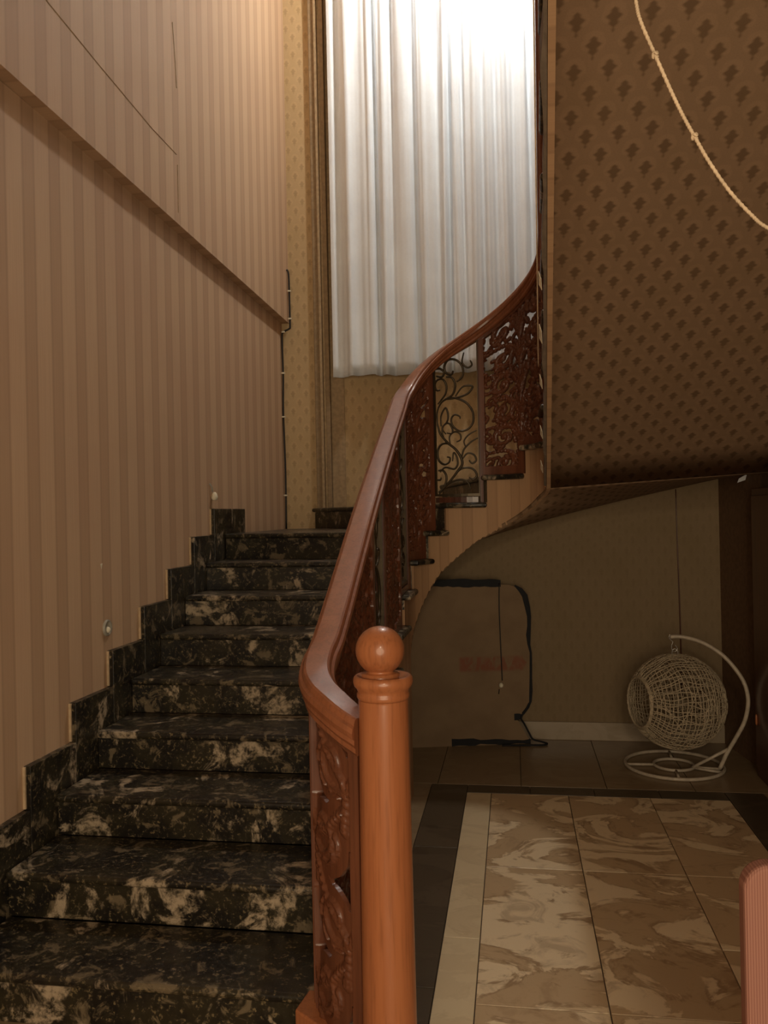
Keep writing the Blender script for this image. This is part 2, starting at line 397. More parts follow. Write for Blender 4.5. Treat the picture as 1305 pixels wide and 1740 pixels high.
for p_ in ph:
    k = 7+sum(1 for v in nz.values() if v+3 < p_); x, y = cyl(p_, RS); strip.append((x, y, zb(p_), R*k-.001))
def soff(x, y): return 1.616+.05*(x-.17)+.491*(CY-y)
yy = sorted([CY-.04*0]+[CY-.28-NOS-G*j+d for j in range(10) for d in (.0005, -.0005)]+[1.05], reverse=True)
for y in yy[1:]:
    k = 13+sum(1 for j in range(10) if CY-.28-NOS-G*j > y); x = xr_line(y); strip.append((x, y, soff(x, y), R*k-.001))
V = []; UV = []; s = 0.
for i, (x, y, a, b) in enumerate(strip):
    if i: s += math.hypot(x-strip[i-1][0], y-strip[i-1][1])
    V += [(x, y, a), (x, y, b)]; UV += [(s*1.25, a), (s*1.25, b)]
Fc = [(2*i, 2*i+2, 2*i+3, 2*i+1) for i in range(len(strip)-1)]
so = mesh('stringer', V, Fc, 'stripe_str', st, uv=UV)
m = so.modifiers.new('solid', 'SOLIDIFY'); m.thickness = .02; m.offset = -1
# winder soffit
V = []; Fc = []; na = 37; nr = 8
def outer_pt(p_):
    a = math.radians(p_); dx, dy = -math.cos(a), math.sin(a); t = 1e9
    if dy > 1e-6: t = min(t, (YU-CY)/dy)
    if dx > 1e-6: t = min(t, (XR-CX)/dx)
    if dx < -1e-6: t = min(t, (XW-CX)/dx)
    return CX+dx*t, CY+dy*t
for j in range(na):
    p_ = j*180/(na-1); xi, yi = cyl(p_, RS); xo, yo = outer_pt(p_)
    zo = z_out_back(xo) if yo > YU-.001 else (z_out_back(XW) if xo < 0 else 1.677+(z_out_back(XR)-1.677)*(yo-CY)/(YU-CY))
    if xo < 0 and yo < YU-.001: zo = .75+(z_out_back(XW)-.75)*(yo-CY)/(YU-CY)
    for k in range(nr+1):
        t = k/nr; V.append((xi+(xo-xi)*t, yi+(yo-yi)*t, zb(p_)+(zo-zb(p_))*t-.02*math.sin(PI*t)*math.sin(math.radians(p_))))
for j in range(na-1):
    for k in range(nr): a = j*(nr+1)+k; Fc.append((a, a+1, a+nr+2, a+nr+1))
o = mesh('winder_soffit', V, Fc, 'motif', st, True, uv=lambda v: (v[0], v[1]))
m = o.modifiers.new('solid', 'SOLIDIFY'); m.thickness = .02; m.offset = -1
# fill between winder soffit and wall_under_stairs is closed by the wall itself
# patterned soffit of the upper flight
V = []; UV = []; ny = 12
for j in range(ny+1):
    y = CY-(CY-1.05)*j/ny
    for k in range(7):
        t = k/6; x = xr_line(y)+(XR-xr_line(y))*t; V.append((x, y, soff(x, y)+.0)); UV.append((x, (CY-y)*1.114))
Fc = [(j*7+k, j*7+k+1, (j+1)*7+k+1, (j+1)*7+k) for j in range(ny) for k in range(6)]
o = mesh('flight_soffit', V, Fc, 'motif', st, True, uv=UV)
m = o.modifiers.new('solid', 'SOLIDIFY'); m.thickness = .02; m.offset = -1
# raw dusty edge and paper scraps along the upper flight's inner edge
def ledge_pt(y, dx=0, dz=0): return Vector((xr_line(y)-.012+dx, y, soff(xr_line(y), y)+dz))
V = []; Fc = []
for j in range(31):
    y = CY-.02-(CY-1.2)*j/30; wv = .004*math.sin(j*2.3)+.003*math.sin(j*5.1)
    for dx, dz in ((0, .0), (-.012-wv, .006), (-.012-wv, .075+wv*2), (0, .075)): V.append(ledge_pt(y, dx+.01, dz))
for j in range(30):
    for k in range(4): Fc.append((j*4+k, j*4+(k+1) % 4, (j+1)*4+(k+1) % 4, (j+1)*4+k))
mesh('rough_edge', V, Fc, 'dirtystrip', st)
for y in (3.95, 3.58, 3.30, 3.02, 4.25):
    p0 = ledge_pt(y, -.008, .0); L = .05+.03*random.random()
    vs = [p0, p0+Vector((-.004, -L, .491*L)), p0+Vector((-.012, -L*.9, .491*L+.03)), p0+Vector((-.010, .0, .022))]
    o = mesh('paper_scrap', vs, [(0, 1, 2, 3)], 'clip', st); mm = o.modifiers.new('s', 'SOLIDIFY'); mm.thickness = .002
cord_pts = [(y, .09+.02*math.sin(y*4)) for y in [1.3+.1*k for k in range(24)]]
tag(tube('thin_wire', smooth_pts([ledge_pt(y, -.022, dz) for y, dz in cord_pts], 3), .0022, 'rope'),
    'thin pale wire running up the dark edge of the patterned soffit', 'wire')
# peeling strips under the curve
o = mesh('peeled_paper', [(.0, 4.86, 1.455), (.10, 4.93, 1.50), (.29, 5.0, 1.55), (.28, 4.93, 1.58), (.12, 4.85, 1.53), (.02, 4.80, 1.475)],
     [(0, 1, 4, 5), (1, 2, 3, 4)], 'motif_low', st, uv=lambda v: (v[0], v[1])); mm = o.modifiers.new('s', 'SOLIDIFY'); mm.thickness = .003
o = mesh('peeled_paper', [(.14, 4.90, 1.525), (.29, 4.98, 1.565), (.285, 4.975, 1.58), (.15, 4.90, 1.537)], [(0, 1, 2, 3)], 'plaster', st); mm = o.modifiers.new('s', 'SOLIDIFY'); mm.thickness = .003
o = mesh('peeled_paper', [(1.30, 5.1, 1.64), (1.345, 5.1, 1.655), (1.355, 5.1, 1.69), (1.31, 5.1, 1.665)], [(0, 1, 2, 3)], 'curtain', st); mm = o.modifiers.new('s', 'SOLIDIFY'); mm.thickness = .003

# ------------------------------------------------------------------ newel post
NX, NY = -.318, 1.965
nw = thing('newel_post', 'tall round red-brown wooden newel post with a ball on top', 'post', (NX, NY, 0))
lathe('shaft', [(.095, 0), (.095, .08), (.085, .10), (.078, .12), (.070, .15), (.0655, .25), (.0625, .7), (.0600, 1.052), (.0600, 1.056), (.0615, 1.060)], NX, NY, 'wood', nw, 28)
lathe('collar', [(.060, 1.056), (.0635, 1.062), (.0635, 1.070), (.061, 1.074), (.064, 1.082), (.070, 1.089), (.0725, 1.098), (.071, 1.108), (.066, 1.113), (.059, 1.113), (.052, 1.104), (.03, 1.102)], NX, NY, 'wood', nw)
BZ = 1.1725; BR = .0590; BXO = NX-.006
lathe('ball_finial', [(.046, 1.100), (.047, 1.117), (.036, 1.119)]+[(BR*math.sin(t), BZ-BR*math.cos(t)*(1.0 if math.cos(t) > 0 else .985)) for t in np.linspace(.55, PI-.02, 24)], BXO, NY, 'wood', nw)

# ------------------------------------------------------------------ handrail path
plan = []; zz = []
for x, y, z in ((-.374, 1.985, .974), (-.407, 2.000, .992), (-.453, 2.036, 1.016), (-.498, 2.088, 1.038), (-.528, 2.155, 1.062), (-.539, 2.24, 1.094), (-.537, 2.35, 1.14), (-.545, 2.7, 1.315), (-.553, 3.1, 1.52), (-.567, 3.7, 1.80), (-.580, 4.2, 2.015)):
    plan.append((x, y, z))
def zr(p_): return float(np.interp(p_, [0, 17, 27, 54, 70, 89, 116, 145, 165, 180], [2.105, 2.17, 2.23, 2.385, 2.46, 2.54, 2.655, 2.775, 2.85, 2.915]))
for p_ in range(0, 181, 15): x, y = cyl(p_, RR); plan.append((x, y, zr(p_)))
for y in (4.1, 3.6, 3.0, 2.4, 1.8, 1.2): plan.append((CX+RR-.028*(CY-y), y, 2.915+.491*(CY-y)))
RP = smooth_pts(plan, 8)
SL = [0.]
for i in range(1, len(RP)): SL.append(SL[-1]+math.hypot(RP[i].x-RP[i-1].x, RP[i].y-RP[i-1].y))
SLa = np.array(SL); PX = np.array([p.x for p in RP]); PY = np.array([p.y for p in RP]); PZ = np.array([p.z for p in RP])
def rail(s): return np.interp(s, SLa, PX), np.interp(s, SLa, PY), np.interp(s, SLa, PZ)
def s_of_y(y): return float(np.interp(y, PY[3*8:11*8], SLa[3*8:11*8]))
def s_of_phi(p_): a = cyl(p_, RR); i = int(np.argmin((PX-a[0])**2+(PY-a[1])**2)); return SL[i]
def s_of_yr(y):
    i0 = 24*8; return float(np.interp(-y, -PY[i0-8:], SLa[i0-8:]))
def rail_n(s):
    x0, y0, _ = rail(s-.004); x1, y1, _ = rail(s+.004); dx, dy = x1-x0, y1-y0; l = np.hypot(dx, dy)+1e-12
    return -dy/l, dx/l      # left normal (towards the steps on the first flight)
def tread_s(s):          # height of the step under the rail at s
    s = np.atleast_1d(s); x, y, z = rail(s); out = np.zeros_like(s)
    for j in range(len(s)):
        if x[j] < CX and y[j] <= CY+.0: k = sum(1 for i in range(1, 8) if Yn(i) <= y[j]+1e-6)
        elif y[j] > CY or (x[j] > CX and y[j] >= CY-.001):
            ph_ = math.degrees(math.atan2(y[j]-CY, -(x[j]-CX))); k = 7+sum(1 for v in phis.values() if v <= ph_)
        else: k = 13+sum(1 for j2 in range(10) if CY-.28-G*j2 >= y[j])
        out[j] = R*k
    return out
rl = thing('stair_railing', 'reddish carved wood and iron scroll railing sweeping up beside the steps', 'railing', (-.54, 2.3, 0))
prof = [(-.049, -.012), (-.052, -.002), (-.049, .008), (-.041, .012), (-.0405, .017), (-.036, .0235), (-.030, .0265), (0, .0275), (.030, .0265), (.036, .0235), (.0405, .017), (.041, .012), (.049, .008), (.052, -.002), (.049, -.012),
        (.041, -.016), (.043, -.026), (.036, -.034), (.036, -.044), (.028, -.05), (-.028, -.05), (-.036, -.044), (-.036, -.034), (-.043, -.026), (-.041, -.016)]
V = []; Fc = []; n = len(prof)
for i, p in enumerate(RP):
    nx, ny = rail_n(SL[i]) if 0 < i < len(RP)-1 else rail_n(min(max(SL[i], .005), SL[-1]-.005))
    for (a, b) in prof: V.append((p.x-nx*a*.95, p.y-ny*a*.95, p.z+b*1.2+.002))
for i in range(len(RP)-1):
    for k in range(n): Fc.append((i*n+k, (i+1)*n+k, (i+1)*n+(k+1) % n, i*n+(k+1) % n))
Fc += [tuple(range(n)), tuple((len(RP)-1)*n+k for k in range(n-1, -1, -1))]
o = fixn(mesh('handrail', V, Fc, 'wood_rail', rl, True)); 
mm = o.modifiers.new('es', 'EDGE_SPLIT'); mm.split_angle = math.radians(26)

def carve_field(U, Vv, W, H, seed, frame_l=.03, frame_r=.03):
    """distance-like field of fat acanthus scrolls: positive inside wood"""
    rnd = random.Random(seed); best = np.full(U.shape, -1.); par = np.zeros(U.shape)
    strokes = []
    def stroke(pts, r0_, r1_):
        P = smooth_pts([(a, b, 0) for a, b in pts], 6); m = len(P)
        strokes.append([(P[i].x, P[i].y, r0_+(r1_-r0_)*(i/(m-1)), i/(m-1)) for i in range(m)])
    def spiral(cx, cy, r, a0, turns, sgn, th):
        pts = []
        for k in range(14):
            t = k/13; a = a0+sgn*2*PI*turns*t; q = r*(1-t)**.8+r*.12; pts.append((cx+q*math.cos(a), cy+q*math.sin(a)))
        stroke(pts, th, th*.85); stroke([(cx-.004, cy), (cx+.004, cy)], th*1.25, th*1.25)
        for k in range(5):
            a = a0+sgn*(k*.75+.3); bx, by = cx+r*math.cos(a), cy+r*math.sin(a); a2 = a-sgn*1.0
            stroke([(bx, by), (bx+.25*r*math.cos(a2), by+.25*r*math.sin(a2)), (bx+.62*r*math.cos(a2-sgn*.5), by+.62*r*math.sin(a2-sgn*.5))], th*.95, th*.45)
    nrow = max(2, int(round(H/(.21 if W < .26 else .165)))); rh = H/nrow
    if W < .26:
        for k in range(nrow):
            sg = 1 if k % 2 else -1; cy = rh*(k+.5)
            stroke([(W/2+sg*W*.28, cy-rh*.75), (W/2+sg*W*.30, cy-rh*.2), (W/2, cy+rh*.1), (W/2-sg*W*.28, cy+rh*.5)], .018, .011)
            spiral(W/2+sg*W*.12, cy, min(W*.26, rh*.36), PI/2*(1-sg), 1.1, -sg, .011)
    else:
        for k in range(nrow):
            cy = rh*(k+.5)
            for sg in (-1, 1):
                cx = W/2+sg*W*.23
                spiral(cx, cy, min(W*.17, rh*.36), PI/2+sg*.6, 1.15, sg*(1 if k % 2 else -1), .011)
                stroke([(W/2, cy-rh*.55), (W/2+sg*W*.06, cy-rh*.1), (W/2+sg*W*.18, cy+rh*.42), (W/2+sg*W*.42, cy+rh*.5)], .015, .008)
            for a in (-.8, -.4, 0, .4, .8):
                stroke([(W/2, cy-rh*.3), (W/2+math.sin(a)*.05, cy+.02), (W/2+math.sin(a)*.085, cy-.01+.07*math.cos(a))], .013, .007)
    gx = max(2, int(W/.055)); gy = max(3, int(H/.06))
    for i in range(gx if seed != 12 else 0):
        for j in range(gy):
            px = W*(i+.5)/gx+rnd.uniform(-.012, .012); py = H*(j+.5)/gy+rnd.uniform(-.014, .014)
            a = rnd.uniform(0, 2*PI); c_ = rnd.choice((-1, 1)); L = .026
            stroke([(px, py), (px+L*math.cos(a), py+L*math.sin(a)), (px+L*1.7*math.cos(a+c_*.6), py+L*1.7*math.sin(a+c_*.6)), (px+L*1.9*math.cos(a+c_*1.2), py+L*1.9*math.sin(a+c_*1.2))], .0095, .003)
    for st_ in strokes:
        for (px, py, r, t) in st_:
            d = r-np.hypot(U-px, Vv-py); u_ = d > best; best = np.where(u_, d, best); par = np.where(u_, d/r, par)
    return best, par
def carved_panel(sa, sb, seed, res=.006, thick=1., hole=.20, mat='wood_carved', fr=.032, bot=.05):
    ns = max(6, int(round((sb-sa)/res))); S = np.linspace(sa, sb, ns+1)
    X, Y, Z = rail(S); nx, ny = zip(*[rail_n(v) for v in S]); nx = np.array(nx); ny = np.array(ny)
    zt = Z-.045; zlo = tread_s(np.clip(S, sa+.001, sb-.001)); zmin = zlo.min(); zmax = zt.max()
    nv = int(round((zmax-zmin)/res)); hgt = zt-zlo
    # vertical coordinate sheared with the rail so ornament climbs with the stairs
    vmax = (zt-zmin); K = np.linspace(0, 1, nv+1)
    UU, KK = np.meshgrid(S-sa, K, indexing='ij'); VVa = KK*vmax[:, None]; ZZ = zmin+VVa
    W = sb-sa; Hm = float(vmax.mean()); VN = KK*Hm
    f, par = carve_field(UU, VN, W, Hm, seed)
    inner = (UU > fr) & (UU < W-fr)
    # frame distances
    fl_ = fr-UU; frr = UU-(W-fr); ftop = fr-(vmax[:, None]-VVa); fbot = bot-(ZZ-zlo[:, None])
    if bot:
        # stepped bottoms also need a rim beside each step edge
        for j in range(1, ns+1):
            if abs(zlo[j]-zlo[j-1]) > .01:
                zz_ = max(zlo[j], zlo[j-1]); side = (ZZ < zz_+.03); dd = bot-np.abs(UU-(S[j]-sa)); fbot = np.where(side, np.maximum(fbot, dd), fbot)
    frame = np.maximum(np.maximum(fl_, frr), np.maximum(ftop, fbot))
    isf = frame > 0
    vals = f[~isf & (ZZ > zlo[:, None])]; h0 = float(np.quantile(vals, hole)) if len(vals) else -1
    g = np.maximum(f-h0, frame)
    below = ZZ < zlo[:, None]-.0005
    T = np.where(isf & (frame > f-h0-.5), .018, .006+.0105*np.sqrt(np.clip(par, 0, 1))+.0016*np.cos(par*10)*(par > 0))*thick
    T = np.where(isf, .019*thick, np.clip(T, .006*thick, .024))
    gu, gv = np.gradient(g, S[1]-S[0], Hm/nv)
    mag = gu**2+gv**2+1e-9; near = (np.abs(g) < res*1.1)
    du = np.where(near, np.clip(-g*gu/mag, -res*.48, res*.48), 0); dv = np.where(near, np.clip(-g*gv/mag, -res*.48, res*.48), 0)
    du[0, :] = 0; du[-1, :] = 0; dv[:, 0] = 0; dv[:, -1] = 0
    Sx = UU+sa+du; ZZ2 = ZZ+dv; 
    ZZ2 = np.maximum(ZZ2, np.minimum(zlo[:, None], ZZ+res))
    Xg = np.interp(Sx, S, X); Yg = np.interp(Sx, S, Y); Ng = np.interp(Sx, S, nx); Mg = np.interp(Sx, S, ny)
    gc = (g[:-1, :-1]+g[1:, :-1]+g[:-1, 1:]+g[1:, 1:])/4
    zc = ZZ[:-1, :-1]+ (Z[1]-Z[0])*0
    keep = (gc > 0) & (((ZZ[:-1, 1:]+ZZ[1:, :-1])/2) > np.maximum(zlo[:-1], zlo[1:])[:, None]*1.0)
    a, b = ns+1, nv+1; idx = np.arange(a*b).reshape(a, b)
    Vf = np.stack([Xg+Ng*T, Yg+Mg*T, ZZ2], -1).reshape(-1, 3); Vb = np.stack([Xg-Ng*T, Yg-Mg*T, ZZ2], -1).reshape(-1, 3)
    N0 = a*b; fs = []
    ii, jj = np.nonzero(keep)
    A = idx[ii, jj]; B = idx[ii+1, jj]; Cc = idx[ii+1, jj+1]; D = idx[ii, jj+1]
    fs.append(np.stack([A, D, Cc, B], 1)); fs.append(np.stack([A, B, Cc, D], 1)+N0)
    kp = np.pad(keep, 1)
    for di, dj, e0, e1 in ((-1, 0, A, D), (1, 0, Cc, B), (0, -1, B, A), (0, 1, D, Cc)):
        ed = ~kp[ii+1+di, jj+1+dj]; fs.append(np.stack([e1[ed], e0[ed], e0[ed]+N0, e1[ed]+N0], 1))
    Fa = np.concatenate(fs); Va = np.concatenate([Vf, Vb]); used = np.unique(Fa); remap = np.zeros(len(Va), int); remap[used] = np.arange(len(used))
    me = bpy.data.meshes.new('carved_panel'); Fa = remap[Fa]; Va = Va[used]
    me.vertices.add(len(Va)); me.vertices.foreach_set('co', Va.ravel()); me.loops.add(len(Fa)*4); me.loops.foreach_set('vertex_index', Fa.ravel())
    me.polygons.add(len(Fa)); me.polygons.foreach_set('loop_start', np.arange(0, len(Fa)*4, 4)); me.update(calc_edges=True); me.validate()
    o = link('carved_panel', me, mat, rl, True)
    mm = o.modifiers.new('es', 'EDGE_SPLIT'); mm.split_angle = math.radians(50)
    return o
# scroll outlines read off the iron panel (u 0..1 across, v 0..1 up)
def q(*pts): return [((x-355)/285., (1660-y)/(1660-(838-185*(x-355)/285.))) for x, y in pts]
SCROLLS = [
 (q((372, 1215), (372, 1120), (410, 1055), (480, 1030), (560, 1055), (605, 1110), (612, 1180), (580, 1230), (525, 1245), (480, 1215), (468, 1170), (490, 1140), (522, 1148), (528, 1165)), 1.),
 (q((372, 1200), (390, 1260), (440, 1320), (490, 1360), (525, 1410), (535, 1460), (500, 1510), (460, 1560), (400, 1620), (372, 1640)), 1.25),
 (q((398, 1215), (398, 1150), (430, 1095), (448, 1140), (440, 1185), (405, 1225), (430, 1265)), .9),
 (q((495, 1370), (450, 1330), (400, 1330), (370, 1370), (375, 1430), (410, 1460), (445, 1450), (455, 1420), (435, 1412)), 1.),
 (q((430, 1320), (405, 1260), (415, 1210), (450, 1195), (475, 1230), (470, 1260), (435, 1258)), .85),
 (q((460, 1340), (455, 1280), (490, 1250), (525, 1265), (528, 1300), (500, 1315)), .85),
 (q((372, 1500), (405, 1500), (428, 1540), (415, 1600), (375, 1650)), 1.1), (q((360, 1560), (385, 1560), (390, 1545)), .9),
 (q((395, 1625), (450, 1580), (520, 1560), (570, 1580), (585, 1625)), 1.),
 (q((530, 1440), (545, 1370), (590, 1320), (640, 1290)), .9), (q((560, 1350), (550, 1310), (580, 1270), (632, 1240)), .75),
 (q((535, 1430), (570, 1390), (612, 1400), (625, 1435), (600, 1455), (580, 1435)), .95),
 (q((490, 1520), (540, 1485), (600, 1490), (628, 1530), (605, 1560), (578, 1545)), .95),
 (q((472, 1440), (480, 1385), (500, 1410), (505, 1460), (480, 1490), (420, 1480), (385, 1510)), .9),
 (q((378, 1070), (410, 1035), (435, 1000), (440, 950), (415, 910), (375, 915), (358, 945), (370, 980), (395, 980)), 1.),
 (q((430, 1040), (480, 1010), (500, 950), (480, 900), (440, 895)), 1.1),
 (q((510, 925), (548, 890), (550, 830), (510, 785), (455, 785), (428, 830), (440, 870), (475, 880), (488, 855)), 1.15),
 (q((355, 845), (395, 840), (425, 865), (410, 895), (370, 888)), 1.1),
 (q((560, 735), (548, 800), (580, 832), (610, 815), (600, 785)), .9),
 (q((500, 1020), (545, 960), (600, 950), (610, 965), (575, 1005), (505, 1030), (440, 1040)), .95)]
def iron_panel(sa, sb, top_off=.05, base=.045):
    x, y, z = rail((sa+sb)/2); Lz = float(tread_s(np.array([(sa+sb)/2]))[0])
    zlo = tread_s(np.array([sa+.004, sb-.004])); zb_ = float(zlo.max())
    def P(u, v, off=0):
        s_ = sa+.014+(sb-sa-.028)*u; X, Y, Z = rail(s_); nx, ny = rail_n(s_); z0_ = zb_+base
        return Vector((X+nx*off, Y+ny*off, z0_+v*(Z-top_off-z0_)))
    o = bpy.data.objects.new('iron_panel', None)
    # frame as the panel's own mesh: two uprights and a base bar
    V = []; Fb = []
    def bar(path, hw, hd):
        b0 = len(V)
        for (u, v, du, dv) in path:
            for e, f_ in ((-1, -1), (1, -1), (1, 1), (-1, 1)):
                V.append(P(u+e*du*hw, v+e*dv*hw, f_*hd))
        for i in range(len(path)-1):
            for k in range(4): Fb.append((b0+i*4+k, b0+i*4+(k+1) % 4, b0+(i+1)*4+(k+1) % 4, b0+(i+1)*4+k))
        Fb.append((b0+3, b0+2, b0+1, b0)); e_ = b0+(len(path)-1)*4; Fb.append((e_, e_+1, e_+2, e_+3))
    du = .007/(sb-sa-.028)
    bar([(0-du, v, du, 0) for v in (0, .5, 1.02)], 1, .012); bar([(1+du, v, du, 0) for v in (0, .5, 1.02)], 1, .012)
    bar([(u, 0, 0, .009) for u in np.linspace(-du*2, 1+du*2, 8)], 1, .014)
    fo = mesh('iron_panel', V, Fb, 'iron', rl); 
    V2 = []; F2 = []
    for e, f_, zz_ in ((0, 0, 0),): pass
    base_pts = [P(u, 0) for u in np.linspace(.02, .98, 8)]
    V = []; Fb = []
    for pnt, u in zip(base_pts, np.linspace(.02, .98, 8)):
        for f_, dz in ((-.02, -base+.002), (.02, -base+.002), (.02, -.012), (-.02, -.012)):
            a = P(u, 0, f_); V.append((a.x, a.y, a.z+dz))
    for i in range(7):
        for k in range(4): Fb.append((i*4+k, i*4+(k+1) % 4, (i+1)*4+(k+1) % 4, (i+1)*4+k))
    Fb += [(3, 2, 1, 0), (28, 29, 30, 31)]
    fixn(mesh('sill_block', V, Fb, 'wood_dark', fo))
    for pts, wd in SCROLLS:
        sp = smooth_pts([(a, b, 0) for a, b in pts], 5)
        path = [P(min(max(p.x, 0), 1), min(max(p.y, 0.0), 1.0)) for p in sp]
        vs, fs = tube_data(path, lambda t: .0065*wd*(1-.35*abs(2*t-1)**3), 6)
        mesh('scroll', vs, fs, 'iron', fo, True)
    return fo
sE = SL[-1]
segs = [('c', .005, s_of_y(2.17), .0035, .16), ('c', s_of_y(2.20), s_of_y(3.14), .007, .2), ('i', s_of_y(3.16), s_of_y(3.46)), ('c', s_of_y(3.48), s_of_y(4.06), .007, .2),
        ('i', s_of_y(4.08), s_of_phi(4)), ('c', s_of_phi(5), s_of_phi(49), .006, .16), ('i', s_of_phi(50), s_of_phi(91)), ('c', s_of_phi(92), s_of_phi(167), .0045, .26)]
sd = 11
for g_ in segs:
    sd += 1
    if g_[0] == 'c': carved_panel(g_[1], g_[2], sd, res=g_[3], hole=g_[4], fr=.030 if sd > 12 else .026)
    else: iron_panel(g_[1], g_[2])
y0 = 4.38
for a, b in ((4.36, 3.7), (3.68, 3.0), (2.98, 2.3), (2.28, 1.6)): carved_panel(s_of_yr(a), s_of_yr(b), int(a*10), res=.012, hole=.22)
# posts between the panels and the wooden foot at the start
def rpost(s_, wd=.016, dp=.021, name='baluster_post', m='wood_dark'):
    X, Y, Z = rail(s_); nx, ny = rail_n(s_); z0_ = float(tread_s(np.array([s_]))[0]); tx, ty = ny, -nx
    q4 = [(X+tx*a*wd+nx*b*dp, Y+ty*a*wd+ny*b*dp) for a, b in ((-1, -1), (1, -1), (1, 1), (-1, 1))]
    prism(name, q4, z0_, float(Z)-.035, m, rl, .003, 2)
rpost(s_of_y(2.185), .017, .024, 'corner_post', 'wood_carved')
for y in (3.15, 3.47, 4.07): rpost(s_of_y(y), .010)
for p_ in (4.5, 49.5, 91.5): rpost(s_of_phi(p_), .008, .016, 'baluster_post')
prism('plinth_block', [(-.60, 2.13), (-.50, 2.05), (-.47, 2.10), (-.52, 2.225), (-.585, 2.225)], 0, .19, 'wood', rl, .006)

# ------------------------------------------------------------------ curtain
cx0, cx1 = -1.335, .78
folds = [(-1.273, .020, .03), (-1.191, .018, -.03), (-1.10, .022, .025), (-1.02, .014, -.02), (-.975, .012, .045), (-.90, .016, -.035), (-.855, .010, .04), (-.77, .03, -.02), (-.658, .016, .05), (-.605, .012, -.02),
         (-.512, .016, .05), (-.455, .010, -.03), (-.425, .010, .045), (-.364, .012, -.03), (-.30, .010, .045), (-.242, .014, -.02), (-.18, .012, .035), (-.12, .010, -.02), (-.07, .012, .03), (0., .012, -.025), (.059, .012, .035), (.12, .012, -.03),
         (.18, .012, .035), (.25, .014, -.03), (.33, .012, .03), (.41, .014, -.03), (.50, .014, .03), (.6, .014, -.03), (.69, .014, .03)]
nxc, nzc = 420, 44; V = []; Fc = []; hz = []
for j in range(nzc+1):
    t = j/nzc; z = 2.552+(6.75-2.552)*t
    for i in range(nxc+1):
        x = cx0+(cx1-cx0)*i/nxc; y = 6.16
        for k, (fx, fw, fa) in enumerate(folds):
            fxx = fx+.010*math.sin(k*2.1+2.0*t)+(.028*math.sin(k*1.3))*t*(1 if fx > -.7 else .3)
            y += fa*1.0*math.exp(-abs((x-fxx)/(fw*1.5))**3)*(.85+.35*math.sin(k*1.7+3*t))
        y += .012*math.sin(x*13+1.2*t)
        V.append((x, y, z-(.004*math.sin(x*14)+.006*(x > -1.0)) if j == 0 else z))
Fc = [(j*(nxc+1)+i, j*(nxc+1)+i+1, (j+1)*(nxc+1)+i+1, (j+1)*(nxc+1)+i) for j in range(nzc) for i in range(nxc)]
ct = thing('curtain', 'long pale white pleated curtain hanging on the back wall', 'curtain', (-.3, 6.17, 2.55))
o = mesh('cloth', V, Fc, 'curtain', ct, True); mm = o.modifiers.new('s', 'SOLIDIFY'); mm.thickness = .002
tube('curtain_rod', [(-1.5, 6.16, 6.76), (.95, 6.16, 6.76)], .014, 'wood_dark', ct)
for x in (-1.4, .88): box('rod_bracket', x-.012, x+.012, 6.16, YB, 6.75, 6.77, 'wood_dark', ct)

# ------------------------------------------------------------------ pendant lamp (above the frame)
def pendant(loc, power):
    t = thing('globe_lamp', 'white glass globe lamp hanging on a rod above the stairwell', 'lamp', loc)
    tube('rod', [(loc[0], loc[1], loc[2]+.10), (loc[0], loc[1], ZTOP)], .008, 'iron', t)
    lathe('lamp_cap', [(.03, loc[2]+.085), (.05, loc[2]+.09), (.03, loc[2]+.12)], loc[0], loc[1], 'iron', t)
    n = NB('lit_glass'); n.b.inputs['Emission Color'].default_value = (1, .97, .90, 1); n.b.inputs['Emission Strength'].default_value = power
    n.out((.9, .85, .75)); lathe('lamp_globe', [(.0905*math.sin(a)+.001, loc[2]-.0905*math.cos(a)) for a in np.linspace(0, PI, 14)], loc[0], loc[1], n.m, t, 24)
pendant((.0, 5.4, 6.0), 520)

# ------------------------------------------------------------------ cable in the corner, wall fittings
cb = thing('corner_cable', 'thin black cable clipped down the corner of the striped wall', 'cable', (-1.70, 6.2, 1.4))
cp = [(-1.698, 6.215, 3.41), (-1.685, 6.225, 3.38), (-1.683, 6.23, 3.23), (-1.682, 6.23, 2.985), (-1.688, 6.23, 2.955), (-1.735, 6.23, 2.93), (-1.748, 6.23, 2.88), (-1.745, 6.23, 2.588), (-1.75, 6.23, 2.312), (-1.742, 6.23, 1.853), (-1.745, 6.23, 1.40)]
tube('cable_run', smooth_pts(cp, 5), .0075, 'cable', cb, 8)
for x, z in ((-1.683, 3.245), (-1.682, 3.03), (-1.737, 2.93), (-1.746, 2.61), (-1.748, 2.27), (-1.745, 1.66)):
    box('cable_clip', x-.012, x+.014, 6.217, 6.24, z-.006, z+.006, 'clip', cb, .002)
